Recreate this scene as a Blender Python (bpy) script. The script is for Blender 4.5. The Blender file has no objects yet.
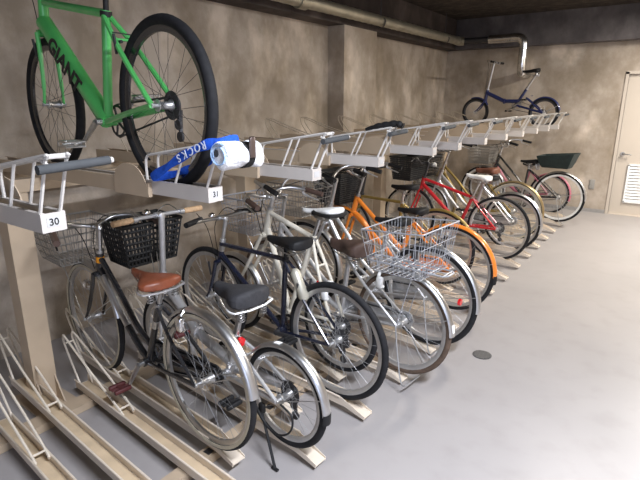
import bpy, math, random
from mathutils import Vector, Matrix
random.seed(7)
PI = math.pi
sc = bpy.context.scene
COL = sc.collection
V = Vector

# ------------------------------------------------------------------ materials
MATS = {}
def mat(name, col, rough=.5, metal=0., var=.06, scale=30., bump=0., spec=.5, coat=0.):
    """Principled material whose colour and gloss vary a little with a noise texture in object space."""
    if name in MATS: return MATS[name]
    m = bpy.data.materials.new(name); m.use_nodes = True
    nt = m.node_tree; N = nt.nodes; L = nt.links
    b = N['Principled BSDF']
    tc = N.new('ShaderNodeTexCoord'); no = N.new('ShaderNodeTexNoise'); no.inputs['Scale'].default_value = scale
    no.inputs['Detail'].default_value = 4
    L.new(tc.outputs['Object'], no.inputs['Vector'])
    rp = N.new('ShaderNodeValToRGB')
    rp.color_ramp.elements[0].position = .3; rp.color_ramp.elements[1].position = .7
    rp.color_ramp.elements[0].color = [max(0, c*(1-var*1.5)) for c in col]+[1]
    rp.color_ramp.elements[1].color = [min(1, c*(1+var)) for c in col]+[1]
    L.new(no.outputs['Fac'], rp.inputs['Fac']); L.new(rp.outputs['Color'], b.inputs['Base Color'])
    b.inputs['Roughness'].default_value = rough; b.inputs['Metallic'].default_value = metal
    b.inputs['Specular IOR Level'].default_value = spec
    b.inputs['Coat Weight'].default_value = coat
    if bump:
        bp = N.new('ShaderNodeBump'); bp.inputs['Strength'].default_value = bump; bp.inputs['Distance'].default_value = .01
        L.new(no.outputs['Fac'], bp.inputs['Height']); L.new(bp.outputs['Normal'], b.inputs['Normal'])
    MATS[name] = m
    return m

rack_m   = mat('rack_paint', (.47,.37,.265), .38, 0, .04, 8)
floor_tray_m = mat('floor_tray_paint', (.70,.61,.50), .34, 0, .04, 8)
tray_m   = mat('tray_paint', (.55,.51,.475), .36, 0, .03, 8)
groove_m = mat('tray_zinc', (.62,.49,.33), .45, 0, .08, 12)
wire_m   = mat('guide_wire_paint', (.72,.64,.53), .4)
rail_m   = mat('guard_rail_paint', (.66,.63,.59), .38)
rubber_m = mat('tyre_rubber', (.013,.013,.015), .75, 0, .2, 40, 0, .3)
rubw_m   = mat('tyre_rubber_brown', (.10,.065,.045), .75, 0, .2, 40)
tan_wall = mat('tyre_cream', (.52,.47,.36), .7)
chrome   = mat('chrome', (.78,.78,.78), .18, 1, .03)
steel    = mat('brushed_steel', (.60,.60,.60), .34, 1, .05)
alloy    = mat('grey_alloy', (.66,.66,.66), .4, .85, .05)
darkmet  = mat('dark_metal', (.07,.07,.075), .42, .6)
blackp   = mat('black_plastic', (.012,.012,.013), .55, 0, .1, 30, 0, .35)
blackpt  = mat('black_gloss_paint', (.018,.018,.02), .22, 0, .1, 20, 0, .6, .5)
navy     = mat('navy_paint', (.009,.012,.028), .25, 0, .1, 20, 0, .6, .5)
silverp  = mat('silver_paint', (.62,.62,.63), .3, .7)
creamp   = mat('cream_paint', (.70,.66,.56), .32)
orangep  = mat('orange_paint', (.86,.25,.03), .28, 0, .05, 20, 0, .5, .4)
redp     = mat('red_paint', (.55,.02,.03), .25, 0, .05, 20, 0, .5, .5)
greenp   = mat('green_paint', (.10,.50,.13), .3, 0, .05, 20, 0, .5, .4)
bluep    = mat('blue_paint', (.018,.026,.10), .28, 0, .05, 20, 0, .5, .5)
goldp    = mat('gold_paint', (.30,.21,.06), .33, .4)
goldf    = mat('gold_mudguard', (.36,.27,.14), .3, .7)
pinkp    = mat('pink_paint', (.42,.13,.18), .35)
brownl   = mat('brown_leather', (.20,.055,.025), .42, 0, .12, 25, .1)
dbrownl  = mat('dark_brown_leather', (.075,.045,.035), .5, 0, .12, 25, .1)
blackl   = mat('black_leather', (.012,.012,.013), .6, 0, .15, 40, .1, .3)
greyl    = mat('dark_grey_leather', (.036,.036,.040), .7, 0, .1, 60, .15, .3)
whitel   = mat('white_vinyl', (.82,.82,.80), .4)
cork     = mat('tan_grip', (.55,.36,.20), .7, 0, .15, 60, .2)
spoke_mm = mat('spoke_steel', (.42,.42,.42), .45, .7)
redrefl  = mat('red_reflector', (.65,.01,.015), .15, 0, .1, 90, 0, .8)
orrefl   = mat('amber_reflector', (.8,.32,.02), .2)
lens_m   = mat('lamp_lens', (.8,.8,.8), .1, .2)
whitepl  = mat('white_plastic', (.80,.80,.78), .4)
sticker  = mat('white_sticker', (.85,.85,.83), .5)
yellow_s = mat('yellow_sticker', (.75,.75,.08), .5)
gripgrey = mat('grey_rubber_grip', (.06,.065,.07), .85)
wallmark = mat('grey_outlet', (.28,.27,.25), .6)
towelw   = mat('white_towel', (.86,.87,.90), .95, 0, .05, 120, .6, .1)
towell   = mat('pale_blue_towel', (.42,.60,.86), .95, 0, .08, 120, .6, .1)
towelb   = mat('blue_towel', (.025,.10,.55), .9, 0, .1, 90, .4, .1)
bagg     = mat('dark_green_cloth', (.008,.019,.018), .7, 0, .2, 20, .3)
duct_m   = mat('duct_foil', (.52,.49,.40), .42, .8, .12, 6)
silver_d = mat('bright_duct_foil', (.75,.75,.74), .25, 1, .1, 12)
doorp    = mat('door_paint', (.54,.48,.41), .4, 0, .02, 3)
doorw    = mat('door_louvre_paint', (.86,.88,.88), .4)
inkm     = mat('black_ink', (.012,.012,.012), .6)
whiteink = mat('white_ink', (.75,.80,.92), .8)
gratem   = mat('drain_grate', (.10,.10,.10), .5, .5)
waterm   = mat('dark_interior', (.01,.01,.01), .9)
pedalred = mat('maroon_rubber', (.09,.02,.02), .6)

def concrete(name, c0, c1, c2, scale=1.3, rough=.8, bump=.15):
    m = bpy.data.materials.new(name); m.use_nodes = True
    nt = m.node_tree; N = nt.nodes; L = nt.links; b = N['Principled BSDF']
    tc = N.new('ShaderNodeTexCoord')
    mp = N.new('ShaderNodeMapping'); mp.inputs['Scale'].default_value = (1, 1, .8)
    L.new(tc.outputs['Object'], mp.inputs['Vector'])
    a = N.new('ShaderNodeTexNoise'); a.inputs['Scale'].default_value = scale; a.inputs['Detail'].default_value = 7; a.inputs['Roughness'].default_value = .62
    L.new(mp.outputs['Vector'], a.inputs['Vector'])
    r = N.new('ShaderNodeValToRGB'); e = r.color_ramp.elements
    e[0].position = .36; e[0].color = (*c0, 1); e[1].position = .62; e[1].color = (*c2, 1)
    k = e.new(.5); k.color = (*c1, 1)
    L.new(a.outputs['Fac'], r.inputs['Fac'])
    # soft drips / blotches stretched vertically
    mp2 = N.new('ShaderNodeMapping'); mp2.inputs['Scale'].default_value = (2.2, 2.2, 1.3)
    L.new(tc.outputs['Object'], mp2.inputs['Vector'])
    d = N.new('ShaderNodeTexNoise'); d.inputs['Scale'].default_value = 1.1; d.inputs['Detail'].default_value = 5
    L.new(mp2.outputs['Vector'], d.inputs['Vector'])
    r2 = N.new('ShaderNodeValToRGB'); r2.color_ramp.elements[0].position = .52; r2.color_ramp.elements[0].color = (1,1,1,1)
    r2.color_ramp.elements[1].position = .64; r2.color_ramp.elements[1].color = (1.38,1.38,1.38,1)
    L.new(d.outputs['Fac'], r2.inputs['Fac'])
    mx = N.new('ShaderNodeMix'); mx.data_type = 'RGBA'; mx.blend_type = 'MULTIPLY'; mx.inputs[0].default_value = 1
    L.new(r.outputs['Color'], mx.inputs[6]); L.new(r2.outputs['Color'], mx.inputs[7])
    L.new(mx.outputs[2], b.inputs['Base Color'])
    b.inputs['Roughness'].default_value = rough; b.inputs['Specular IOR Level'].default_value = .25
    f = N.new('ShaderNodeTexNoise'); f.inputs['Scale'].default_value = 60; f.inputs['Detail'].default_value = 3
    L.new(tc.outputs['Object'], f.inputs['Vector'])
    bp = N.new('ShaderNodeBump'); bp.inputs['Strength'].default_value = bump; bp.inputs['Distance'].default_value = .01
    L.new(f.outputs['Fac'], bp.inputs['Height']); L.new(bp.outputs['Normal'], b.inputs['Normal'])
    return m
wall_m = concrete('wall_concrete', (.285,.236,.180), (.375,.318,.258), (.48,.418,.355), 2.2)
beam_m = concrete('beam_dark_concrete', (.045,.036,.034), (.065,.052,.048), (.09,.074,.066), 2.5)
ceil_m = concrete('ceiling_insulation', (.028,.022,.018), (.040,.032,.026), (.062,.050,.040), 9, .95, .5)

def floor_material():
    m = bpy.data.materials.new('floor_coating'); m.use_nodes = True
    nt = m.node_tree; N = nt.nodes; L = nt.links; b = N['Principled BSDF']
    tc = N.new('ShaderNodeTexCoord')
    a = N.new('ShaderNodeTexNoise'); a.inputs['Scale'].default_value = 1.6; a.inputs['Detail'].default_value = 6
    L.new(tc.outputs['Object'], a.inputs['Vector'])
    r = N.new('ShaderNodeValToRGB'); e = r.color_ramp.elements
    e[0].position = .3; e[0].color = (.315,.297,.293,1); e[1].position = .7; e[1].color = (.345,.325,.320,1)
    L.new(a.outputs['Fac'], r.inputs['Fac'])
    s = N.new('ShaderNodeTexNoise'); s.inputs['Scale'].default_value = 7; s.inputs['Detail'].default_value = 8
    L.new(tc.outputs['Object'], s.inputs['Vector'])
    r2 = N.new('ShaderNodeValToRGB'); r2.color_ramp.elements[0].position = .28; r2.color_ramp.elements[0].color = (.93,.925,.92,1)
    r2.color_ramp.elements[1].position = .5; r2.color_ramp.elements[1].color = (1,1,1,1)
    L.new(s.outputs['Fac'], r2.inputs['Fac'])
    mx = N.new('ShaderNodeMix'); mx.data_type = 'RGBA'; mx.blend_type = 'MULTIPLY'; mx.inputs[0].default_value = 1
    L.new(r.outputs['Color'], mx.inputs[6]); L.new(r2.outputs['Color'], mx.inputs[7]); L.new(mx.outputs[2], b.inputs['Base Color'])
    r3 = N.new('ShaderNodeMapRange'); r3.inputs[3].default_value = .34; r3.inputs[4].default_value = .44
    L.new(s.outputs['Fac'], r3.inputs[0]); L.new(r3.outputs[0], b.inputs['Roughness'])
    b.inputs['Specular IOR Level'].default_value = .4
    return m
floor_m = floor_material()

# ------------------------------------------------------------------ mesh building
class MB:
    def __init__(s, xf=None): s.v = []; s.f = []; s.xf = xf
    def add(s, vs, fs):
        o = len(s.v); s.v += [tuple(p) for p in vs]; s.f += [tuple(i+o for i in f) for f in fs]
    def box(s, a, b):
        (x0,y0,z0),(x1,y1,z1) = a, b
        s.add([(x0,y0,z0),(x1,y0,z0),(x1,y1,z0),(x0,y1,z0),(x0,y0,z1),(x1,y0,z1),(x1,y1,z1),(x0,y1,z1)],
              [(0,3,2,1),(4,5,6,7),(0,1,5,4),(1,2,6,5),(2,3,7,6),(3,0,4,7)])
        return s
    def rbox(s, c, size, rad, R=None):
        """box with rounded edges in plan of its two longer axes (8-gon x 3 layers)"""
        hx,hy,hz = [d/2 for d in size]; r = min(rad, hx*.9, hy*.9, hz*.9)
        vs = []; fs = []; n = 0
        layers = [(-hz, r), (-hz+r*.35, r*.3), (-hz+r, 0), (hz-r, 0), (hz-r*.35, r*.3), (hz, r)]
        for z, ins in layers:
            x, y = hx-ins, hy-ins; q = r
            for (cx, cy, a0) in ((x-q,y-q,0),(-x+q,y-q,90),(-x+q,-y+q,180),(x-q,-y+q,270)):
                for k in range(3):
                    a = math.radians(a0+45*k); vs.append(V((cx+q*math.cos(a), cy+q*math.sin(a), z)))
        for l in range(len(layers)-1):
            for i in range(12):
                j = (i+1) % 12; fs.append((l*12+i, l*12+j, (l+1)*12+j, (l+1)*12+i))
        fs.append(tuple(reversed(range(12)))); fs.append(tuple(range(60, 72)))
        if R is not None: vs = [R @ p for p in vs]
        c = V(c); s.add([p+c for p in vs], fs); return s
    def tube(s, pts, r, n=8, closed=False, flat=None):
        pts = [V(p) for p in pts]; m = len(pts)
        rr = r if isinstance(r, (list, tuple)) else [r]*m
        tang = []
        for i in range(m):
            a = pts[(i-1) % m] if (closed or i > 0) else pts[i]; b = pts[(i+1) % m] if (closed or i < m-1) else pts[i]
            t = b-a; tang.append(t.normalized() if t.length > 1e-9 else V((1,0,0)))
        up = V((0,0,1)) if abs(tang[0].z) < .9 else V((0,1,0))
        nv = (up - tang[0]*up.dot(tang[0])).normalized(); vs = []
        for i in range(m):
            nv = nv - tang[i]*nv.dot(tang[i])
            nv = nv.normalized() if nv.length > 1e-6 else tang[i].orthogonal().normalized()
            bn = tang[i].cross(nv)
            k = 1.0
            if 0 < i < m-1 or closed:
                d = (pts[i]-pts[(i-1) % m]).normalized().dot(tang[i]); k = 1/max(d, .6)
            for j in range(n):
                a = 2*PI*j/n
                vs.append(pts[i] + (nv*math.cos(a) + bn*math.sin(a)*(flat or 1))*rr[i]*(k if not flat else 1))
        fs = []
        for i in range(m if closed else m-1):
            i2 = (i+1) % m
            for j in range(n):
                j2 = (j+1) % n; fs.append((i*n+j, i*n+j2, i2*n+j2, i2*n+j))
        if not closed:
            fs.append(tuple(reversed(range(n)))); fs.append(tuple((m-1)*n+j for j in range(n)))
        s.add(vs, fs); return s
    def ring(s, c, R, prof, n=48, a0=0., a1=360., closed_prof=True):
        """revolve profile [(dr, y)] about the lateral (Y) axis through c; angles in the X-Z plane"""
        full = abs(a1-a0) >= 359.9; m = n if full else n+1; p = len(prof); vs = []; fs = []
        for i in range(m):
            a = math.radians(a0 + (a1-a0)*i/n); ca, sa = math.cos(a), math.sin(a)
            for dr, y in prof: vs.append((c[0]+(R+dr)*ca, c[1]+y, c[2]+(R+dr)*sa))
        for i in range(n):
            i2 = (i+1) % m
            for j in range(p if closed_prof else p-1):
                j2 = (j+1) % p; fs.append((i*p+j, i*p+j2, i2*p+j2, i2*p+j))
        if not full and closed_prof: fs.append(tuple(range(p))); fs.append(tuple(reversed([n*p+j for j in range(p)])))
        s.add(vs, fs); return s
    def disc(s, c, r, y0, y1, n=20):
        s.tube([(c[0],y0,c[2]),(c[0],y1,c[2])], r, n); return s
    def prism(s, poly, y0, y1):
        """polygon in X-Z extruded along Y"""
        n = len(poly); vs = [(x,y0,z) for x,z in poly]+[(x,y1,z) for x,z in poly]
        fs = [tuple(range(n)), tuple(reversed(range(n,2*n)))]
        for i in range(n): j = (i+1) % n; fs.append((i, i+n, j+n, j))
        s.add(vs, fs); return s
    def loft(s, secs, cap=True):
        n = len(secs[0]); vs = [p for q in secs for p in q]; fs = []
        for i in range(len(secs)-1):
            for j in range(n):
                j2 = (j+1) % n; fs.append((i*n+j, i*n+j2, (i+1)*n+j2, (i+1)*n+j))
        if cap: fs.append(tuple(reversed(range(n)))); fs.append(tuple((len(secs)-1)*n+j for j in range(n)))
        s.add(vs, fs); return s
    def build(s, name, m, parent=None, smooth=True, sub=0):
        me = bpy.data.meshes.new(name)
        vs = [tuple(s.xf(V(p))) for p in s.v] if s.xf else s.v
        me.from_pydata(vs, [], s.f); me.update()
        import bmesh
        bm = bmesh.new(); bm.from_mesh(me); bmesh.ops.recalc_face_normals(bm, faces=bm.faces); bm.to_mesh(me); bm.free()
        if smooth:
            me.polygons.foreach_set('use_smooth', [True]*len(me.polygons))
            me.set_sharp_from_angle(angle=math.radians(42))
        me.materials.append(m)
        o = bpy.data.objects.new(name, me); COL.objects.link(o)
        if parent is not None: o.parent = parent
        if sub:
            md = o.modifiers.new('smooth', 'SUBSURF'); md.levels = sub; md.render_levels = sub
        return o

def sm(pts, k=6):
    """Catmull-Rom smoothing"""
    P = [V(p) for p in pts]; out = []
    for i in range(len(P)-1):
        p0 = P[i-1] if i else P[0]*2-P[1]; p1 = P[i]; p2 = P[i+1]; p3 = P[i+2] if i+2 < len(P) else P[-1]*2-P[-2]
        for j in range(k):
            t = j/k
            out.append(.5*((2*p1)+(p2-p0)*t+(2*p0-5*p1+4*p2-p3)*t*t+(3*p1-p0-3*p2+p3)*t**3))
    out.append(P[-1]); return out

def tag(o, label, cat, group=None):
    o['label'] = label; o['category'] = cat
    if group: o['group'] = group
    return o
def empty(name, loc, rz, label, cat, group=None):
    o = bpy.data.objects.new(name, None); COL.objects.link(o); o.location = loc; o.rotation_euler = (0,0,rz)
    o.empty_display_size = .1
    return tag(o, label, cat, group)
def structure(o): o['kind'] = 'structure'; return o
def copy_tree(o, parent=None):
    c = o.copy(); COL.objects.link(c); c.parent = parent
    for ch in list(o.children): copy_tree(ch, c)
    return c
def text(name, body, size, m, parent, M, extrude=.0004, offset=0., shear=0.):
    cu = bpy.data.curves.new(name, 'FONT'); cu.body = body; cu.size = size; cu.extrude = extrude
    cu.align_x = 'CENTER'; cu.align_y = 'CENTER'; cu.materials.append(m)
    cu.offset = offset; cu.shear = shear
    t_ = bpy.data.objects.new('temporary', cu); COL.objects.link(t_)
    bpy.context.view_layer.update()
    me = bpy.data.meshes.new_from_object(t_.evaluated_get(bpy.context.evaluated_depsgraph_get()))
    bpy.data.objects.remove(t_); bpy.data.curves.remove(cu)
    if not me.materials: me.materials.append(m)
    o = bpy.data.objects.new(name, me); COL.objects.link(o); o.parent = parent; o.matrix_local = M
    return o

# ------------------------------------------------------------------ the room
XW, YF, ZC = -3.45, 8.63, 2.93
XR, YB = 3.0, -3.2
structure(MB().box((XW-.2, YB-.2, -.12), (XR+.2, YF+.4, 0)).build('floor', floor_m, smooth=False))
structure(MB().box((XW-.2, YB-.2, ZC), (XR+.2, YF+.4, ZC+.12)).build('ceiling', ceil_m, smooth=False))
structure(MB().box((XW-.2, YB-.2, 0), (XW, YF+.4, ZC)).build('wall_left', wall_m, smooth=False))
structure(MB().box((XR, YB-.2, 0), (XR+.2, YF+.4, ZC)).build('wall_right', wall_m, smooth=False))
structure(MB().box((XW, YB-.2, 0), (XR, YB, ZC)).build('wall_back', wall_m, smooth=False))
DX0, DX1, DZ = -.717, .17, 2.065          # door opening in the far wall
wf = MB(); wf.box((XW, YF, 0), (DX0, YF+.3, ZC)); wf.box((DX1, YF, 0), (XR, YF+.3, ZC)); wf.box((DX0, YF, DZ), (DX1, YF+.3, ZC))
structure(wf.build('wall_far', wall_m, smooth=False))
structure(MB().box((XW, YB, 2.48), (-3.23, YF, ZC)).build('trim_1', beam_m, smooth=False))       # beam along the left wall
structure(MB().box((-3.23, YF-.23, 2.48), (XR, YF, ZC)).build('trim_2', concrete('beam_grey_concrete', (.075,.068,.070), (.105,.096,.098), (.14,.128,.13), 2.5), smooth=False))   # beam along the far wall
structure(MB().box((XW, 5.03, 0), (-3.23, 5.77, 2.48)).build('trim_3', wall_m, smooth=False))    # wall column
structure(MB().box((XW, YF-.008, 0), (DX0-.045, YF, .055)).build('baseboard_far', mat('baseboard_grey', (.30,.29,.28), .5), smooth=False))
# door
dm = MB(); dm.box((DX0+.0, YF+.045, .01), (DX1, YF+.085, DZ-.03))
door = dm.build('door_1', doorp, smooth=False); structure(door)
fr = MB()
fr.box((DX0-.04, YF-.012, 0), (DX0, YF+.045, DZ)); fr.box((DX1, YF-.012, 0), (DX1+.04, YF+.045, DZ)); fr.box((DX0-.04, YF-.012, DZ-.03), (DX1+.04, YF+.045, DZ+.01))
fr.box((DX0, YF-.012, 0), (DX1, YF+.045, .012))
fr.build('door_frame', doorp, door, smooth=False)
lv = MB()
for i in range(12):
    z = .22+i*.044
    lv.add([(-.53,YF+.045,z+.03),(-.02,YF+.045,z+.03),(-.02,YF+.024,z),(-.53,YF+.024,z),(-.53,YF+.045,z+.024),(-.02,YF+.045,z+.024),(-.02,YF+.026,z-.006),(-.53,YF+.026,z-.006)],
           [(0,1,2,3),(4,7,6,5),(0,3,7,4),(1,5,6,2),(2,6,7,3),(0,4,5,1)])
lv.box((-.55,YF+.02,.20),(-.53,YF+.045,.76)); lv.box((-.02,YF+.02,.20),(0,YF+.045,.76)); lv.box((-.55,YF+.02,.745),(0,YF+.045,.765)); lv.box((-.55,YF+.02,.195),(0,YF+.045,.212))
lv.build('louvre', doorw, door, smooth=False)
hd = MB(); hd.disc((-.645,0,.91), .028, YF+.03, YF+.045, 16); hd.tube([(-.645,YF+.04,.91),(-.645,YF-.005,.91),(-.635,YF-.01,.91),(-.53,YF-.01,.905)], .009, 8)
hd.build('door_handle', steel, door)
# oval outlet on the far wall
t = MB(); t.rbox((-.985, YF-.006, .43), (.075,.15,.014), .006, Matrix.Rotation(PI/2, 3, 'X')).build('wall_outlet', wallmark); 
tag(bpy.data.objects['wall_outlet'], 'small grey outlet cover low on the far wall beside the door', 'outlet cover')
# floor drain
d = MB(); d.tube([(-.862,3.113,.0005),(-.862,3.113,.004)], .062, 28)
dr = tag(d.build('floor_drain', gratem), 'round dark metal drain grate set in the bare floor', 'floor drain')
g = MB()
for k in range(7):
    w = math.sqrt(.055**2-((k-3)*.016)**2); g.box((-.862-w, 3.113+(k-3)*.016-.0035, .004), (-.862+w, 3.113+(k-3)*.016+.0035, .0065))
g.build('grate', mat('grate_bars', (.22,.21,.20), .5, .5), dr)

# ventilation duct under the beam
dp = empty('ventilation_duct', (-3.09, 8.2, 2.56), 0, 'silver foil ventilation duct running below the ceiling and turning down at the far wall', 'duct')
def ribbed(mb, pts, r, step=.035, amp=.0035):
    P = [V(p) for p in pts]; out = []; rr = []
    for a, b in zip(P[:-1], P[1:]):
        L = (b-a).length; n = max(2, int(L/step))
        for i in range(n):
            q = a.lerp(b, i/n); out.append(q); rr.append(r+(amp if len(out) % 2 else 0))
    out.append(P[-1]); rr.append(r); mb.tube(out, rr, 16)
a = MB(); ribbed(a, [(0,-6.5,0),(0,-.02,.02)], .058, .07); a.build('duct_pipe', duct_m, dp)
zinc = mat('dull_zinc', (.45,.42,.34), .4, .8)
a = MB(); a.tube([(0,-4.20,0),(0,-4.08,0)], .07, 16); a.build('collar', zinc, dp)
a = MB(); a.tube([(0,-.12,.02),(0,.0,.02),(.06,.03,.02)], .066, 16); a.build('collar', zinc, dp)
a = MB(); a.tube([(.04,.03,.02),(.48,.03,.02)], .045, 16); a.build('connector', darkmet, dp)
a = MB(); ribbed(a, sm([(.46,.03,.02),(.72,.03,.02),(.90,.03,.02),(.97,.03,-.03),(.985,.03,-.12),(.985,.03,-.34),(.985,.05,-.45),(.985,.12,-.49),(.985,.42,-.49)], 4), .062, .02, .003); a.build('elbow', silver_d, dp)
for y in (-4.9,-2.6,-.6):
    a = MB(); a.ring((0,0,0), .063, [(-.001,-.012),(.003,-.012),(.003,.012),(-.001,.012)], 20); 
    a.tube([(0,0,.06),(0,0,.36)], .005, 6)
    o = a.build('hanger', darkmet, dp); o.location = (0,y,0)
# ceiling lamps (two rows of fluorescent fittings above the aisle, out of the frame)
lamp_white = mat('lamp_body', (.8,.8,.8), .4)
em = bpy.data.materials.new('lamp_tube'); em.use_nodes = True
bs = em.node_tree.nodes['Principled BSDF']; bs.inputs['Emission Color'].default_value = (1,.93,.82,1); bs.inputs['Emission Strength'].default_value = 6.
def lamp(x, y, power, label, col=(1,.925,.81)):
    r = empty('ceiling_lamp', (x,y,ZC-.001), 0, label, 'ceiling lamp', 'fluorescent ceiling fittings')
    MB().box((-.09,-.62,-.06),(.09,.62,0)).build('housing', lamp_white, r, smooth=False)
    MB().tube([(0,-.58,-.08),(0,.58,-.08)], .016, 10).build('tube_bulb', em, r)
    l = bpy.data.lights.new('fluorescent_light', 'AREA'); l.shape = 'RECTANGLE'; l.size = .16; l.size_y = 1.2; l.energy = power; l.color = col
    o = bpy.data.objects.new('fluorescent_light', l); COL.objects.link(o); o.location = (x,y,ZC-.12)
lamp(-.35, 4.9, 58, 'white fluorescent ceiling fitting over the middle of the aisle')
lamp(.55, 1.0, 190, 'white fluorescent ceiling fitting over the aisle near the camera', (.86,.90,1.0))
lamp(.75, 7.15, 155, 'white fluorescent ceiling fitting nearest the door in the far wall', (1,.935,.85))
# small pale fitting on the ceiling above the racks
a = empty('ceiling_fitting', (-2.43, 5.82, ZC-.001), .1, 'small pale fitting fixed flat to the dark ceiling above the bicycles', 'ceiling fitting')
MB().rbox((0,0,-.02), (.16,.5,.04), .01).build('fitting_body', mat('fitting_pale', (.35,.30,.24), .5), a)
# cool fill light added behind the camera; the back wall has no opening
l = bpy.data.lights.new('cool_fill_light', 'AREA'); l.shape = 'RECTANGLE'; l.size = 2.6; l.size_y = 2.0; l.energy = 45; l.color = (.60,.72,1.0)
o = bpy.data.objects.new('cool_fill_light', l); COL.objects.link(o); o.location = (1.6,-2.9,1.5); o.rotation_euler = (math.radians(82),0,math.radians(12))

# ------------------------------------------------------------------ lower trays
YAW = math.radians(5.)
TL = 1.52
def make_tray(label, z0):
    """origin under the aisle-side tip, local +X towards the wall"""
    r = empty('wheel_tray', (0,0,0), 0, label, 'bicycle rack tray')
    h0, h1 = z0, z0+.042
    c = MB()
    t_, w = .003, .034
    # floor of the channel, lips and side walls; the sides slope away at the tip
    c.prism([(0,h0-.028),(.0,h0-.024),(.13,h0+.004),(TL,h0+.004),(TL,h0),(.13,h0),(.015,h0-.030)], -w, w)
    for s in (-1, 1):
        ya, yb = sorted((s*w, s*(w+t_)))
        c.prism([(0,h0-.034),(0,h0-.014),(.16,h1),(TL,h1),(TL,h0-.008),(.13,h0-.008)], ya, yb)
        c.tube([(.165,s*(w+.004),h1-.001),(TL,s*(w+.004),h1-.001)], .0055, 8)
    c.build('channel', floor_tray_m, r)
    g = MB(); g.prism([(.14,h0+.0045),(TL-.01,h0+.0045),(TL-.01,h0+.006),(.14,h0+.006)], -.031, .031); g.build('groove', groove_m, r)
    h = MB()
    for s in (-1, 1):
        y = s*.032
        h.tube(sm([(1.00,s*.030,h1-.02),(1.025,s*.030,h1+.01),(1.30,y,h1+.12),(1.58,y*.9,h1+.232),(1.632,y*.8,h1+.236),(1.62,y*.85,h1+.18),(1.48,s*.034,h1+.01),(1.46,s*.034,h1-.03)], 5), .0062, 6)
    h.tube([(1.03,-.030,h1+.012),(1.03,.030,h1+.012)], .0055, 6); h.tube([(1.615,-.026,h1+.195),(1.615,.026,h1+.195)], .0055, 6)
    h.build('wheel_guide', wire_m, r)
    return r
ZL, ZH = .055, .085
LOWX, HIGHX = -1.13, -1.42
proto = {0: None, 1: None}
def tray(y, high, label, grp=None):
    x = HIGHX if high else LOWX
    if proto[high] is None: proto[high] = make_tray(label, ZH if high else ZL); o = proto[high]
    else: o = copy_tree(proto[high])
    o.location = (x, y, 0); o.rotation_euler = (0,0,PI-YAW); o['label'] = label
    o['group'] = 'floor level wheel trays of the bicycle rack'
    return o
low = {  # tip y : label
 .74:  'empty floor level tray at the very corner, nearest to the camera',
 1.18: 'empty floor level tray directly beside the black bicycle with brown leather saddle',
 1.60: 'floor level tray holding the silver folding bicycle',
 2.04: 'floor level tray holding the dark blue sports bicycle',
 2.48: 'floor level tray holding the silver bicycle with the rear wire basket',
 2.92: 'floor level tray holding the silver bicycle with dark saddle before the orange one',
 3.36: 'empty floor level tray just before the orange bicycle',
 3.80: 'empty floor level tray between the orange and the gold bicycle',
 4.24: 'empty floor level tray just past the gold bicycle',
 4.68: 'empty floor level tray just before the red bicycle',
 5.12: 'floor level tray holding the red bicycle',
 5.56: 'floor level tray holding the bicycle with twin curved silver tubes',
 6.00: 'floor level tray holding the bicycle with gold mudguards and brown saddle',
 6.44: 'empty floor level tray past the bicycle with gold mudguards',
 6.88: 'empty floor level tray just before the black bicycle with green rear bag',
 7.32: 'floor level tray holding the black bicycle with green rear bag',
 7.76: 'floor level tray holding the small pink bicycle'}
high = {
 .955:  'empty raised tray standing in front of the rack post, set back from its neighbours',
 1.36: 'raised tray holding the black bicycle with brown leather saddle',
 1.80: 'empty raised tray between the silver folding and the dark blue bicycle',
 2.24: 'raised tray holding the cream framed bicycle',
 2.68: 'empty raised tray between the two silver bicycles',
 3.56: 'raised tray holding the orange bicycle',
 4.00: 'raised tray holding the gold bicycle'}
for y, lb in low.items(): tray(y, 0, lb)
for y, lb in high.items(): tray(y, 1, lb)
# floor rails that carry the trays
for x, w, lb, zt in ((-2.50,.10,'beige floor rail crossing below the tray guides nearest the wall',.044), (-1.60,.07,'beige floor rail crossing below the aisle side of the trays',.044)):
    m = MB(); m.box((-w/2, -4.3, .002), (w/2, 4.3, zt-.0))
    o = tag(m.build('floor_rail', rack_m, smooth=False), lb, 'rack rail', 'floor rails of the bicycle rack'); o.location = (x, 4.05, 0)
    for k in range(12):
        s = MB(); s.box((-.02,-.018,zt),(.02,.018,zt+.0012)); q = s.build('slot', darkmet, o, smooth=False); q.location = (0, -3.15+k*.44, 0)

# ------------------------------------------------------------------ upper deck
rk = empty('rack_frame', (-2.75, 4.0, 0), 0, 'beige steel frame of the double deck bicycle rack with posts against the wall', 'bicycle rack')
for py in (1.14, 2.86, 5.08, 6.95):
    y = py-4.0
    m = MB(); m.box((-.05,y-.06,0),(.05,y+.06,1.20)); p = m.build('post', rack_m, rk, smooth=False)
    f = MB(); f.box((-.16,y-.11,0),(.16,y+.11,.008)); f.prism([(.05,.008),(.13,.008),(.05,.16)], y-.055, y-.047); f.prism([(.05,.008),(.13,.008),(.05,.16)], y+.047, y+.055)
    f.prism([(-.05,.008),(-.13,.008),(-.05,.16)], y-.055, y-.047)
    f.build('foot_plate', rack_m, p, smooth=False)
    m = MB(); m.prism([(-.05,1.05),(-.05,1.20),(-.50,1.20),(-.50,1.16)], y-.045, y+.045); m.build('bracket_arm', rack_m, rk, smooth=False)
for bx, z0_, z1_ in ((-.42,1.201,1.268), (.0,1.201,1.268)):
    m = MB(); m.box((bx-.035,-3.55,z0_),(bx+.035,4.35,z1_)); m.build('crossbeam', rack_m, rk, smooth=False)
YK = [.722,1.325,2.00,2.665,3.47,3.985,4.65,5.32,5.98,6.65,7.31,7.95]
ZT = 1.275
guide_m = mat('deck_guide_shaded_paint', (.45,.38,.29), .5)  # guide paint darkened so the colour carries the shade on the upper deck
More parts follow.
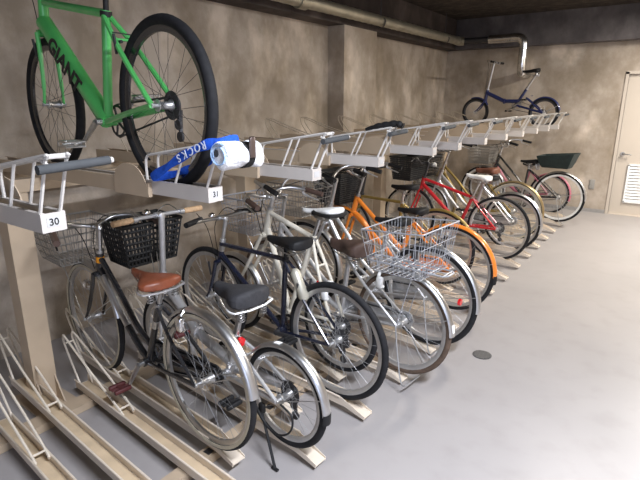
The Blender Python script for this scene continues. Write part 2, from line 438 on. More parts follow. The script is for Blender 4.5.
def carrier(y, guide=True):
    c = MB(); x0, x1 = -3.28+2.75, -1.80+2.75; w = .050
    c.box((x0,-w,ZT-.006),(x1,w,ZT-.002))
    for s in (-1,1):
        a, b = sorted((s*w, s*(w+.003))); c.box((x0,a,ZT-.006),(x1,b,ZT+.058))
        a, b = sorted((s*(w-.014), s*(w+.003))); c.box((x0,a,ZT+.058),(x1-.2,b,ZT+.061))
    o = c.build('carrier_rail', rack_m, rk, smooth=False); o.location = (0, y-4.0, 0)
    gset = [(x1-.22,ZT+.05)]+[(x1-.11+.11*math.cos(math.radians(a)), ZT+.04+.085*math.sin(math.radians(a))) for a in (165,145,125,105,85,65,45,25)]+[(x1+.015,ZT+.03),(x1+.015,ZT-.012),(x1-.22,ZT-.012)]
    for s in (-1,1):
        g = MB(); a, b = sorted((s*(w+.003), s*(w+.007))); g.prism(gset, a, b); g.prism([(x1+.015,ZT-.012),(x1+.02,ZT-.012),(x1+.02,ZT+.05),(x1+.015,ZT+.05)], *sorted((s*(w+.007), s*(w-.012))))
        g.build('end_gusset', rack_m, o, smooth=False)
    # front wheel hoop near the wall
    h = MB()
    for s in (-1,1):
        h.tube(sm([(.33,s*.04,ZT+.05),(.30,s*.04,ZT+.07),(.0,s*.034,ZT+.15),(-.24,s*.03,ZT+.225),(-.28,s*.03,ZT+.222),(-.27,s*.032,ZT+.17),(-.17,s*.04,ZT+.05)],4), .0038, 6)
    h.tube([(.30,-.04,ZT+.07),(.30,.04,ZT+.07)], .0035, 6)
    if guide and y > 1.6: h.build('front_wheel_guide', guide_m, o)
    return o
carrier(YK[0], False)
carrier(YK[1], False)
c0 = carrier(YK[2])
for y in YK[3:]:
    c = copy_tree(c0, rk); c.location = (0, y-4.0, 0)
for c in c0, : c.parent = rk

def make_upper(label):
    r = empty('sliding_tray', (0,0,0), 0, label, 'upper rack tray')
    # origin at the aisle end; local +X towards the wall ; rotated by pi so local +Y is the near side
    c = MB(); w = .034; L = 1.55
    c.box((0,-w,ZT),(L,w,ZT+.003))
    for s in (-1,1):
        a, b = sorted((s*w, s*(w+.003))); c.box((0,a,ZT),(L,b,ZT+.056))
        a, b = sorted((s*(w-.012), s*(w+.003))); c.box((0,a,ZT+.056),(L,b,ZT+.059))
    c.build('channel', tray_m, r, smooth=False)
    g = MB(); g.box((.01,-w+.004,ZT+.004),(L,w-.004,ZT+.0055)); g.build('groove', groove_m, r, smooth=False)
    e = MB(); e.box((-.004,-w-.003,ZT),(-.0005,w+.003,ZT+.058)); e.build('end_cap', tray_m, r, smooth=False)
    for s in (-1,1):
        h = MB(); y = s*(w-.004)
        h.tube(sm([(.375,y,ZT+.055),(.375,y,ZT+.13),(.36,y,ZT+.158),(.32,y,ZT+.168),(-.03,y,ZT+.226),(-.075,y,ZT+.232),(-.075,y,ZT+.226),(-.06,y,ZT+.205),(.01,y,ZT+.055)],5), .0058, 6)
        h.tube([(.195,y,ZT+.055),(.125,y,ZT+.198)], .0052, 6)
        h.build('guard_rail', rail_m, r)
    h = MB(); h.tube([(-.07,-w,ZT+.228),(-.07,w,ZT+.228)], .0075, 8); h.build('cross_bar', rail_m, r)
    # pull handle: a bar reaching out past the far side, with a rubber sleeve
    b = MB(); b.tube([(-.085,w+.028,ZT+.196),(-.085,-.162,ZT+.205)], .009, 10); b.tube([(-.05,w-.004,ZT+.215),(-.085,w-.004,ZT+.200)], .006, 8); ph = b.build('pull_handle', rail_m, r)
    b = MB(); b.tube([(-.085,w+.03,ZT+.196),(-.085,-.150,ZT+.205)], .0135, 12); b.build('rubber_sleeve', gripgrey, ph)
    p = MB(); p.box((-.0052,-.021,ZT+.016),(-.0042,.021,ZT+.044)); p.build('number_plate', mat('number_plate_grey', (.50,.50,.50), .5), r, smooth=False)
    return r
up_labels = ['white upper sliding tray with a number plate reading 30 and a grey rubber handle',
 'white upper sliding tray numbered 31 carrying the green bicycle',
 'empty upper tray just past the one with the white towel',
 'empty upper tray second past the white towel, with a black cloth on its rail',
 'empty upper tray third past the one with the white towel, above the red bicycle',
 'empty upper tray fourth past the one with the white towel',
 'empty upper tray fifth past the one with the white towel',
 'empty upper tray sixth past the one with the white towel',
 'empty upper tray fourth short of the blue folding bicycle',
 'empty upper tray third short of the blue folding bicycle, counted towards the camera',
 'empty upper tray next to the one with the blue folding bicycle',
 'upper tray at the far end carrying the blue folding bicycle']
up_labels[8] = 'empty upper tray three before the one with the blue folding bicycle'
up_labels[9] = 'empty upper tray two before the one with the blue folding bicycle'
u0 = make_upper(up_labels[0])
for i, y in enumerate(YK):
    o = u0 if i == 0 else copy_tree(u0)
    o.location = (-1.44 if i else -1.49, y, 0); o.rotation_euler = (0,0,PI); o['label'] = up_labels[i]; o['group'] = 'upper deck sliding trays of the bicycle rack'
    for c in list(o.children):
        for d_ in list(c.children):
            if i and d_.name.startswith('number') and c.name.startswith('number_plate'): bpy.data.objects.remove(d_)
    if i < 2:
        M = Matrix(((0,0,-1,-.0056),(-1,0,0,0),(0,1,0,ZT+.0295),(0,0,0,1)))
        np_ = [c for c in o.children if c.name.startswith('number_plate')][0]
        text('number', '30' if i == 0 else '31', .030, inkm, np_, M, .0003, .0006)
    np_ = [c for c in o.children if c.name.startswith('number_plate')][0]

# ------------------------------------------------------------------ bicycles
def wheel(parent, c, r, name, tyre_m=rubber_m, rim_m=alloy, tw=.034, spoke_m=steel, nsp=28, cassette=False, xf=None, wallm=None, hubr=.02, rimw=.022, rimh=.018):
    R = r-tw/2
    rim_R = r-tw
    w = MB(xf); w.ring(c, rim_R, [(.004,-rimw/2),(.004,rimw/2),(-rimh*.6,rimw/2*.9),(-rimh,rimw*.25),(-rimh,-rimw*.25),(-rimh*.6,-rimw/2*.9)], 56)
    o = w.build(name, rim_m, parent)
    t = MB(xf); prof = [(tw/2*math.cos(a), tw/2*math.sin(a)) for a in [2*PI*k/10 for k in range(10)]]
    t.ring(c, R, prof, 60); t.build('tyre', tyre_m, o)
    if wallm:
        t = MB(xf)
        for s in (-1,1): t.ring(c, R-.004, [(-.009,s*tw*.47),(.007,s*tw*.53),(.007,s*tw*.50),(-.009,s*tw*.42)], 56)
        t.build('tyre_sidewall', wallm, o)
    s_ = MB(xf); x, y, z = c
    for k in range(nsp):
        a = 2*PI*k/nsp; side = 1 if k % 2 else -1; off = (.42 if (k//2) % 2 else -.42)*1.6
        p = V((x+.02*math.cos(a+off*2), y+side*.028, z+.02*math.sin(a+off*2))); q = V((x+(rim_R-rimh)*math.cos(a), y+side*.003, z+(rim_R-rimh)*math.sin(a)))
        s_.tube([p, q], .0010, 4)
    s_.build('spokes', spoke_m, o)
    h = MB(xf); h.tube([(x,y-.055,z),(x,y+.055,z)], .009, 10); h.tube([(x,y-.034,z),(x,y-.03,z),(x,y-.02,z),(x,y+.02,z),(x,y+.03,z),(x,y+.034,z)], [hubr*1.25,hubr*1.25,hubr*.8,hubr*.8,hubr*1.25,hubr*1.25], 14)
    h.tube([(x,y-.062,z),(x,y-.055,z)], .012, 8); h.tube([(x,y+.055,z),(x,y+.062,z)], .012, 8)
    h.build('hub', alloy, o)
    if cassette:
        k_ = MB(xf)
        for j in range(6): k_.ring((x,y-.034-.0045*j,z), .060-.005*j, [(-.025,-.001),(0,-.001),(0,.001),(-.025,.001)], 24)
        k_.build('cassette', darkmet, o)
    return o

def mudguard(parent, c, r, a0, a1, m, w=.052, gap=.014, xf=None, stays=True, flap=None, sticker_at=None, stay_a=None, name='mudguard'):
    g = MB(xf); R = r+gap
    prof = []
    for k in range(7):
        a = PI*k/6; prof.append((-.016+.016*math.sin(a), w/2*math.cos(a)))
    inner = [(d-.0025, y*.95) for d, y in reversed(prof)]
    g.ring(c, R, prof+inner, 36, a0, a1)
    o = g.build(name, m, parent)
    if stays:
        s = MB(xf); sa = math.radians(stay_a if stay_a else a1-18)
        for sd in (-1,1):
            s.tube([(c[0],c[1]+sd*.058,c[2]),(c[0]+(R-.012)*math.cos(sa), c[1]+sd*w/2*1.02, c[2]+(R-.012)*math.sin(sa))], .0026, 5)
        s.build('stay', steel, o)
    if flap:
        f = MB(xf); f.ring(c, R+.002, prof+inner, 5, a1-2, a1+9); f.build('mud_flap', flap, o)
    if sticker_at is not None:
        f = MB(xf); q = [(d+.0015, y) for d, y in prof[2:5]]; qi = [(d, y) for d, y in reversed(prof[2:5])]
        f.ring(c, R, q+qi, 4, sticker_at, sticker_at+8); f.build('sticker', sticker, o)
    return o

def saddle(parent, c, L, W, m, name='saddle', tilt=0., base=blackp, thick=.05, springs=True, under=None, nose_w=.04):
    """c = top centre of the rear half; nose towards +X"""
    secs = []; secs2 = []; n = 12
    for i in range(n):
        t = i/(n-1); x = c[0]-L*.36+L*t
        wr = W/2*(1-t)**1.0 if False else None
        # width: broad rounded rear then narrow nose
        if t < .12: w = W/2*math.sqrt(max(.12, 1-((.12-t)/.13)**2))
        else: w = nose_w/2+(W/2-nose_w/2)*(.5+.5*math.cos(min(1,(t-.12)/.62)*PI))
        if t > .93: w *= math.sqrt(max(.1, 1-((t-.93)/.075)**2))
        z = c[2]+.012*math.cos(t*PI*1.1)-.004 + tilt*(x-c[0])
        th = thick*(.75+.25*(1-t))
        if t > .9: th *= .8
        sec = []
        for k in range(14):
            a = 2*PI*k/14; sy = math.sin(a); cz = math.cos(a)
            yy = w*(abs(sy)**.8)*(1 if sy >= 0 else -1)
            zz = (th*.45*(abs(cz)**.6)) if cz >= 0 else -th*.62*(abs(cz)**.35)
            if cz >= 0 and abs(sy) > .2: zz -= .006*(abs(yy)/max(w,.001))**3
            sec.append((x, c[1]+yy, z-th*.45+zz))
        secs.append(sec)
    s = MB(); s.loft(secs); o = s.build(name, m, parent, sub=1)
    u = MB(); zb = c[2]-thick*1.0
    u.tube(sm([(c[0]-L*.22,c[1]-.04,zb-.01),(c[0]-.02,c[1]-.022,zb-.035),(c[0]+L*.2,c[1]-.022,zb-.03),(c[0]+L*.52,c[1]-.012,zb+.005)],4), .004, 6)
    u.tube(sm([(c[0]-L*.22,c[1]+.04,zb-.01),(c[0]-.02,c[1]+.022,zb-.035),(c[0]+L*.2,c[1]+.022,zb-.03),(c[0]+L*.52,c[1]+.012,zb+.005)],4), .004, 6)
    u.build('saddle_rails', steel, o)
    if springs:
        for sd in (-1,1):
            q = MB(); pts = [(c[0]-L*.24+.016*math.cos(a), c[1]+sd*W*.28+.016*math.sin(a), zb-.055+.05*a/(8*PI)) for a in [PI*k/4 for k in range(33)]]
            q.tube(pts, .003, 5); q.build('saddle_spring', steel, o)
    return o

def basket(parent, cx, ztop, lt, wt, lb, wb, h, m, name='basket', wr=.0022, nx=9, ny=11, nz=4, rim_m=None, slope=0., cy=0., xf=None, shift=0., rimr=.004):
    """wire basket; lt/lb lengths along X at top/bottom, wt/wb widths along Y; slope tilts the top rim; shift moves the bottom along X"""
    b = MB(xf)
    def P(u, v, t):   # u,v in -1..1, t: 0 bottom 1 top
        l = lb+(lt-lb)*t; w = wb+(wt-wb)*t
        return V((cx+shift*(1-t)+u*l/2, cy+v*w/2, ztop-h*(1-t)+slope*u*t))
    for k in range(nz):
        t = (k+.0)/nz
        b.tube([P(-1,-1,t),P(1,-1,t),P(1,1,t),P(-1,1,t)], wr, 4, closed=True)
    for i in range(nx+1):
        u = -1+2*i/nx; b.tube([P(u,-1,1),P(u,-1,0),P(u,1,0),P(u,1,1)], wr, 4)
    for j in range(ny+1):
        v = -1+2*j/ny; b.tube([P(-1,v,1),P(-1,v,0),P(1,v,0),P(1,v,1)], wr, 4)
    o = b.build(name, m, parent)
    r = MB(xf); cs = []
    for (u,v) in ((-1,-1),(1,-1),(1,1),(-1,1)): cs.append(P(u,v,1))
    r.tube(cs, rimr, 6, closed=True); r.build('basket_rim', rim_m or m, o)
    return o

def steer(u0, ang):
    if not ang: return None
    R = Matrix.Rotation(math.radians(ang), 3, 'Z')
    return lambda p: R @ (p-V((u0,0,0))) + V((u0,0,0))

def bike(name, label, x, y, yaw, r, z0, spec, cat='bicycle', group=None):
    """spec values are heights above the floor and distances ahead of the rear axle"""
    g = lambda k, d=None: spec.get(k, d)
    root = empty(name, (x,y,z0), PI-math.radians(yaw), label, cat, group)
    def Z(p): return (p[0], p[1] if len(p) == 3 else 0., p[-1]-z0)
    rz = r                                       # axle height in local coordinates
    rf = g('rf', r); wb = g('wb', 1.06)
    fm = g('frame_m', silverp); fr_ = g('fr', .0155)
    RA = V((0,0,rz)); FA = V((wb,0,rf))
    bb = V(Z(g('bb',(.44,.33)))); cl = V(Z(g('cl',(.34,.76)))); ht = V(Z(g('ht',(.90,.86)))); hb = V(Z(g('hb',(.93,.75))))
    wk = dict(tyre_m=g('tyre', rubber_m), rim_m=g('rim', alloy), tw=g('tw', .034), wallm=g('wall_m'), rimh=g('rimh', .018), spoke_m=g('spoke_m', spoke_mm))
    st = steer(hb.x, g('steer', 0))
    wheel(root, tuple(RA), r, 'rear_wheel', cassette=g('gears', False), **wk)
    wheel(root, tuple(FA), rf, 'front_wheel', xf=st, **wk)
    # frame
    f = MB(); style = g('style','diamond')
    f.tube([ht+V((0,0,.01)), hb-V((0,0,.01))], fr_*1.25, 12)
    f.tube([bb, cl+(cl-bb).normalized()*.015], fr_, 12)
    f.tube([bb-V((0,.036,0)), bb+V((0,.036,0))], .022, 14)
    hd_ = (hb-ht)
    if style == 'diamond':
        f.tube([ht+hd_*.2, cl], fr_*.9, 12); f.tube([hb-hd_*.2, bb], fr_*g('dtk',1.05), 12)
    elif style == 'loop':       # one curved top tube dropping to the foot of the seat tube
        k = bb.lerp(cl, .28); f.tube(sm([ht+hd_*.3, ht.lerp(k,.35)-V((.02,0,.05)), ht.lerp(k,.7)-V((0,0,.045)), k], 5), fr_*.9, 12)
        f.tube(sm([hb-hd_*.1, hb.lerp(bb,.4)-V((0,0,.035)), hb.lerp(bb,.8)-V((0,0,.03)), bb],5), fr_*1.05, 12)
    elif style == 'twin':       # two straight parallel tubes
        k = bb.lerp(cl, g('twin_k', .42)); f.tube([ht+hd_*.15, k], fr_*.95, 12); f.tube([hb, bb], fr_*1.05, 12)
    elif style == 'single':
        f.tube(sm([hb.lerp(ht,.4), hb.lerp(bb,.45)-V((0,0,.04)), bb],6), fr_*1.5, 12)
    elif style == 'fold':
        k = bb.lerp(cl, .25); mid = V((lambda p:(p[0],0,p[2]))(Z(g('hinge',(.6,.5)))))
        f.tube([ht.lerp(hb,.3), mid, k], fr_*1.45, 12); f.tube([mid-V((.012,0,0)), mid+V((.012,0,.0))], fr_*2.0, 12)
        f.tube([k, bb], fr_*1.3, 12)
    for s in (-1,1):
        f.tube(sm([bb+V((-.02,s*.02,0)), bb.lerp(RA,.5)+V((0,s*.042,0)), RA+V((.0,s*.058,0))],4), fr_*.62, 8)
        top = cl + (V(g('stay_top',(0,0,0))))
        f.tube(sm([top+V((-.005,s*.014,-.01)), top.lerp(RA,.45)+V((0,s*.046,0)), RA+V((0,s*.058,0))],4), fr_*.55, 8)
    f.tube([cl.lerp(RA,.3)+V((0,-.04,0)), cl.lerp(RA,.3)+V((0,.04,0))], .006, 6)
    fo = f.build('frame', fm, root)
    if g('frame_text'):
        a = hb-hd_*.2; d = (bb-a); L = d.length; xd = d.normalized(); zdir = V((0,1,0)); yd = zdir.cross(xd)
        # left side of the down tube, reading from the head down
        cpos = a.lerp(bb, g('text_at', .42)) + V((0, fr_*g('dtk',1.05)+.001, 0))
        X = xd; Zd = V((0,1,0)); Y = Zd.cross(X)
        M = Matrix(((X.x,Y.x,Zd.x,cpos.x),(X.y,Y.y,Zd.y,cpos.y),(X.z,Y.z,Zd.z,cpos.z),(0,0,0,1)))
        tx = text('lettering', g('frame_text'), g('text_size', .07), inkm, fo, M, .0012, .0035, .25)
    if g('band_m'):
        q = MB(); q.tube([bb.lerp(cl,.62), bb.lerp(cl,.74)], fr_*1.06, 12); q.build('seat_tube_band', g('band_m'), fo)
    if g('head_sticker'):
        q = MB(); q.tube([ht.lerp(hb,.25), ht.lerp(hb,.6)], fr_*1.3, 12); q.build('head_badge', g('head_sticker'), fo)
    # fork
    k = MB(st); cr = hb-V((0,0,.022)); k.tube([hb, cr], fr_*1.2, 10)
    fw = .042
    k.tube([cr+V((0,-fw,-.004)), cr+V((0,fw,-.004))], fr_*.9, 8)
    rake = FA-cr
    for s in (-1,1):
        k.tube(sm([cr+V((0,s*fw,0)), cr+rake*.35+V((-.008,s*fw,0)), cr+rake*.75+V((-.012,s*(fw+.005),0)), FA+V((0,s*.052,0))],5), [.0125]*6+[.011]*5+[.008]*5, 8)
    k.build('fork', g('fork_m', fm), root)
    # mudguards
    if g('rear_guard'):
        a = g('rg', (42, 200)); mudguard(root, tuple(RA), r, a[0], a[1], g('rear_guard'), name='rear_mudguard', flap=g('flap'), sticker_at=g('rg_sticker'), w=g('gw',.052))
    if g('front_guard'):
        a = g('fg', (55, 205)); mudguard(root, tuple(FA), rf, a[0], a[1], g('front_guard'), xf=st, name='front_mudguard', w=g('gw',.052))
    # seat post and saddle
    sad = g('saddle'); sp = V(Z(sad['pos'])); axis = (cl-bb).normalized()
    top = cl + axis*((sp.z-.06-cl.z)/axis.z)
    q = MB(); q.tube([cl-axis*.03, top], g('postr', .0125), 12); q.tube([cl-axis*.012, cl+axis*.012], fr_*1.25, 12); q.tube([top-V((.03,0,0)), top+V((.03,0,0))], .013, 8)
    q.build('seat_post', g('post_m', steel), root)
    saddle(root, tuple(sp), sad.get('L',.27), sad.get('W',.17), sad.get('m', blackl), tilt=sad.get('tilt',0), thick=sad.get('th',.05), springs=sad.get('springs',True), nose_w=sad.get('nose', .04))
    if sad.get('rim_m'):
        q = MB(); n = 18; L = sad.get('L',.27); W = sad.get('W',.17); pts = []
        for s in (1,-1):
            rr = range(9) if s == 1 else range(8,-1,-1)
            for i in rr:
                t_ = i/8*.62; w = W/2*math.sqrt(max(.02,1-((.12-t_)/.13)**2)) if t_ < .12 else sad.get('nose',.04)/2+(W/2-sad.get('nose',.04)/2)*(.5+.5*math.cos(min(1,(t_-.12)/.62)*PI))
                x_ = sp.x-L*.36+L*t_; pts.append((x_, s*w, sp.z-sad.get('th',.05)*.95+sad.get('tilt',0)*(x_-sp.x)))
        q.tube(pts, sad.get('edge', .005), 6, closed=True)
        so = [c for c in root.children if c.name.startswith('saddle')][0]; q.build('saddle_edge', sad['rim_m'], so)
    # stem + handlebar
    ax = (ht-hb).normalized(); bar = g('bar'); bc = V(Z(bar['pos'])); 
    stem_top = ht + ax*((bc.z-ht.z)/ax.z)
    q = MB(st); q.tube([ht, stem_top], bar.get('stemr', .0125), 12); q.tube([ht-ax*.004, ht+ax*.014], fr_*1.3, 12)
    if (stem_top-bc).length > .02: q.tube(sm([stem_top-ax*.02, stem_top, bc],3), bar.get('stemr', .0125), 10)
    q.tube([bc-V((0,.022,0)), bc+V((0,.022,0))], .017, 10)
    q.build('stem', bar.get('stem_m', alloy), root)
    w = bar.get('w', .29); kind = bar.get('kind','flat')
    for_pts = {'flat': [(0,0,0),(0,.1,.004),(-.03,w*.8,.012),(-.05,w,.012)],
               'riser': [(0,0,0),(0,.07,.0),(0,.13,.04),(-.03,w*.8,.05),(-.05,w,.05)],
               'swept': [(0,0,0),(.035,.055,.01),(.045,.13,.055),(.00,.20,.085),(-.10,.245,.08),(-.24,.275,.05)],
               'city':  [(0,0,0),(.03,.06,.01),(.03,.13,.03),(-.02,.20,.035),(-.10,.25,.02),(-.2,.28,.0)],
               'high':  [(0,0,0),(.03,.05,.02),(.04,.12,.09),(.00,.20,.13),(-.10,.24,.125),(-.26,.27,.09)],
               'tee':   [(0,0,0),(0,.1,0),(-.015,.2,0),(-.02,w,0)]}[kind]
    hbm = MB(st); P_ = sm([V((bc.x+a, b, bc.z+c)) for a,b,c in for_pts], 5); Pm = [V((p.x,-p.y,p.z)) for p in P_]
    hbm.tube(list(reversed(Pm))+P_[1:], .0112, 10)
    ho = hbm.build('handlebar', bar.get('m', steel), root)
    for pts in (P_, Pm):
        e1 = pts[-1]; dirv = (pts[-1]-pts[-3]).normalized(); gl = bar.get('gl', .12)
        q = MB(st); q.tube([e1-dirv*gl, e1-dirv*gl*.5, e1+dirv*.004], [.0155,.017,.0165], 12); q.build('grip', bar.get('grip', blackp), ho)
        q = MB(st); b0 = e1-dirv*(gl+.015); fwd = V((1,0,-.25)).normalized()
        if kind in ('swept','high','city'): fwd = V((0,0,-1)); 
        q.tube([b0, b0+fwd*.03, b0+fwd*.04+dirv*.05, b0+fwd*.045+dirv*.11], [.008,.007,.005,.0045], 6)
        q.tube([b0-dirv*.012, b0+dirv*.012], .016, 10)
        q.build('brake_lever', bar.get('lever', alloy), ho)
        # brake / gear cable
        q = MB(st); side = 1 if e1.y > 0 else -1
        q.tube(sm([b0-dirv*.01, V((bc.x+.09, side*.11, bc.z+.03)), V((bc.x+.10, side*.03, bc.z-.08)), V((hb.x+.03, side*.012, hb.z-.03))],6), .0024, 5)
        q.build('cable', bar.get('cable_m', blackp), ho)
    if bar.get('bell'):
        q = MB(st); bp_ = V((bc.x-.005,.07,bc.z+.022)); q.tube([bp_, bp_+V((0,0,.008)), bp_+V((0,0,.018)), bp_+V((0,0,.024))], [.022,.022,.016,.004], 14); q.build('bell', chrome, ho)
    # crank set
    cs = MB(); cr_r = g('ring', .078)
    cs.ring((bb.x,-.048,bb.z), cr_r, [(-.012,-.0015),(0,-.0015),(0,.0015),(-.012,.0015)], 36)
    for j in range(5):
        a = 2*PI*j/5; cs.tube([(bb.x,-.048,bb.z),(bb.x+(cr_r-.008)*math.cos(a),-.048,bb.z+(cr_r-.008)*math.sin(a))], .006, 6)
    co = cs.build('chainring', g('ring_m', spoke_mm), root)
    ca = math.radians(g('crank', 215)); cl_ = g('crankL', .165)
    tipL = bb+V((cl_*math.cos(ca), .075, cl_*math.sin(ca))); tipR = bb+V((-cl_*math.cos(ca), -.075, -cl_*math.sin(ca)))
    for tp, s, nm in ((tipL,1,'crank_arm'),(tipR,-1,'crank_arm')):
        q = MB(); q.tube([bb+V((0,s*.03,0)), bb+V((0,s*.062,0))], .016, 10); q.tube([bb+V((0,s*.06,0)), tp], [.014,.0105], 8); co2 = q.build(nm, g('crank_m', steel), root)
        p = MB(); c_ = tp+V((0,s*.055,0)); p.tube([tp, tp+V((0,s*.1,0))], .006, 8)
        if g('cage'):
            for dz in (-.012,.012): p.tube([c_+V((-.045,-.045,dz)), c_+V((.045,-.045,dz)), c_+V((.045,.045,dz)), c_+V((-.045,.045,dz))], .0035, 5, closed=True)
            p.tube([c_+V((-.045,-.045,-.012)), c_+V((-.045,-.045,.012))], .004, 5); p.tube([c_+V((.045,.045,-.012)), c_+V((.045,.045,.012))], .004, 5)
            p.tube([c_+V((-.045,0,0)), c_+V((.045,0,0))], .008, 6)
        else:
            p.rbox(c_+V((-.03,0,0)), (.022,.09,.024), .006); p.rbox(c_+V((.03,0,0)), (.022,.09,.024), .006); p.rbox(c_, (.05,.02,.02), .005)
        p.build('pedal', g('pedal_m', blackp), co2)
    # chain or chain guard
    if g('guard_m'):
        q = MB(); n = 20; Rg, rg_ = cr_r+.016, .05; pts = []
        for j in range(n+1): a = -PI/2+PI*j/n; pts.append((bb.x+Rg*math.cos(a), bb.z+Rg*math.sin(a)))
        pts += [(.0, rz+rg_)] + [(rg_*math.cos(a), rz+rg_*math.sin(a)) for a in (PI*.7,PI,PI*1.3)] + [(.0, rz-rg_)]
        q.prism(pts, -.066, -.058); q.build('chain_guard', g('guard_m'), root)
    q = MB()
    Rr = .035; q.tube([(bb.x,-.05,bb.z+cr_r),(bb.x+cr_r*.7,-.05,bb.z+cr_r*.7),(bb.x+cr_r,-.05,bb.z),(bb.x+cr_r*.7,-.05,bb.z-cr_r*.7),(bb.x,-.05,bb.z-cr_r),(0,-.05,rz-Rr),(-Rr,-.05,rz),(0,-.05,rz+Rr)], .0045, 5, closed=True)
    q.build('chain', darkmet, root)
    if g('gears'):
        q = MB(); q.tube([(0,-.07,rz-.02),(.01,-.075,rz-.07),(-.01,-.065,rz-.13)], [.014,.012,.008], 8); q.disc((0,0,rz-.08),.022,-.065,-.055,14); q.disc((-.01,0,rz-.13),.022,-.065,-.055,14)
        q.build('derailleur', darkmet, root)
    if g('brakes'):
        q = MB()
        for s in (-1,1):
            a = cl.lerp(RA,.33)+V((-.01,s*.045,0)); q.tube([a+V((0,0,-.05)), a+V((-.012,s*.012,.03))], .007, 6); q.tube([a+V((-.02,-s*.018,-.0)), a+V((.03,-s*.018,.0))], .007, 6)
        q.tube([cl.lerp(RA,.33)+V((-.02,-.06,.03)), cl.lerp(RA,.33)+V((-.02,.06,.035))], .003, 5)
        q.build('rear_brake', darkmet, root)
        for s in (-1,1):
            q = MB(st); a = cr+rake*.22+V((.03,s*.045,0)); q.tube([a+V((0,0,-.04)), a+V((.0,s*.012,.05))], .007, 6); q.build('front_brake', darkmet, root)
    if g('stand') == 'side':
        q = MB(); b0 = V(Z(g('stand_pos', (.06,.24)))); b0.y = .06; e = V(Z(g('stand_end', (.02,.02)))); e.y = g('stand_y', .17)
        q.tube([b0, e], .0075, 8); q.tube([e-V((.018,0,0)), e+V((.018,0,.002))], .008, 8); q.rbox(b0+V((0,-.004,.01)), (.035,.022,.05), .006); q.build('kickstand', blackp if g('stand_black', True) else steel, root)
    if g('stand') == 'centre':
        q = MB()
        q.tube(sm([(0,.065,rz),(-.03,.09,rz-.12),(-.09,.13,g('sz',.02)),(-.13,.12,g('sz',.02)-.004),(-.13,-.12,g('sz',.02)-.004),(-.09,-.13,g('sz',.02)),(-.03,-.09,rz-.12),(0,-.065,rz)],4), .0042, 6)
        q.build('kickstand', spoke_mm, root)
    if g('lock'):
        q = MB(); a = math.radians(g('lock_a', 72)); c_ = V((math.cos(a)*(r-.05), 0, rz+math.sin(a)*(r-.05)))
        pts = [(c_.x+.0, .055*math.cos(t_), c_.z+.055*math.sin(t_)) for t_ in [math.radians(d_) for d_ in range(-40,221,20)]]
        Rm = Matrix.Rotation(PI/2-a, 3, 'Y'); pts = [Rm @ (V(p)-c_) + c_ for p in pts]
        q.tube(pts, .011, 8); q.rbox(c_+V((0,.055,0)), (.04,.03,.07), .008); q.build('ring_lock', g('lock'), root)
    if g('rack_m'):
        zr = r+rf*0+r+.045; q = MB(); z_ = rz+r+.045; x0_, x1_ = g('rack_x', (-.28,.16))
        for s in (-1,1):
            q.tube([(x1_+.03,s*.03,z_),(x1_,s*.06,z_),(x0_,s*.06,z_),(x0_-.02,s*.03,z_)], .005, 6)
            q.tube([(-.10,s*.06,z_),(0,s*.06,rz)], .003, 5)
        for j in range(7): xx = x0_+(x1_-x0_)*j/6; q.tube([(xx,-.06,z_),(xx,.06,z_)], .0035, 5)
        q.tube([(x0_-.02,-.03,z_),(x0_-.02,.03,z_)], .005, 6); q.tube([(x0_,0,z_),(x1_,0,z_)], .0035, 5)
        q.build('rear_rack', g('rack_m'), root)
    if g('reflector'):
        a = math.radians(g('reflector')); q = MB(); c_ = V(((r+.012)*math.cos(a), 0, rz+(r+.012)*math.sin(a)))
        q.rbox(c_, (.018,.045,.055), .008, Matrix.Rotation(-(a-PI), 3, 'Y')); q.build('rear_reflector', redrefl, root)
    if g('post_refl'):
        q = MB(); c_ = V(Z(g('post_refl'))); q.tube([c_+V((.005,0,0)), c_+V((-.01,0,0))], [.024,.022], 16); q.build('rear_reflector', redrefl, root)
    for nm, p_, mm in (('headlamp', g('headlamp'), lens_m),):
        if p_:
            q = MB(st); c_ = V(Z(p_)); q.tube([c_+V((-.035,0,0)), c_+V((-.02,0,0)), c_+V((.02,0,0)), c_+V((.03,0,0))], [.012,.026,.032,.026], 14)
            q.tube([c_, c_+V((-.04,0,-.02))], .008, 6); q.build(nm, g('lamp_m', chrome), root)
    for key, nm in (('fbasket','front_basket'),('rbasket','rear_basket')):
        b_ = g(key)
        if b_:
            b_ = dict(b_); p_ = Z(b_.pop('pos')); m_ = b_.pop('m')
            basket(root, p_[0], p_[2], m=m_, name=nm, xf=st if key == 'fbasket' else None, **b_)
    if g('fbasket') and not g('no_bstay'):
        q = MB(st); bs_ = g('fbasket'); bx = bs_['pos'][0]; bz = bs_['pos'][1]-z0-bs_['h']
        for s in (-1,1): q.tube([(bx,s*.09,bz),(FA.x,s*.06,FA.z)], .003, 5)
        q.tube([(bx-.05,0,bz),(hb.x+.01,0,hb.z+.01)], .008, 6); q.build('basket_stay', steel, root)
    return root

silver_wire = mat('silver_wire', (.40,.41,.44), .5, .4)
black_wire = mat('black_mesh_wire', (.012,.012,.012), .6)
grey_wire = mat('grey_wire', (.34,.33,.31), .4, .6)

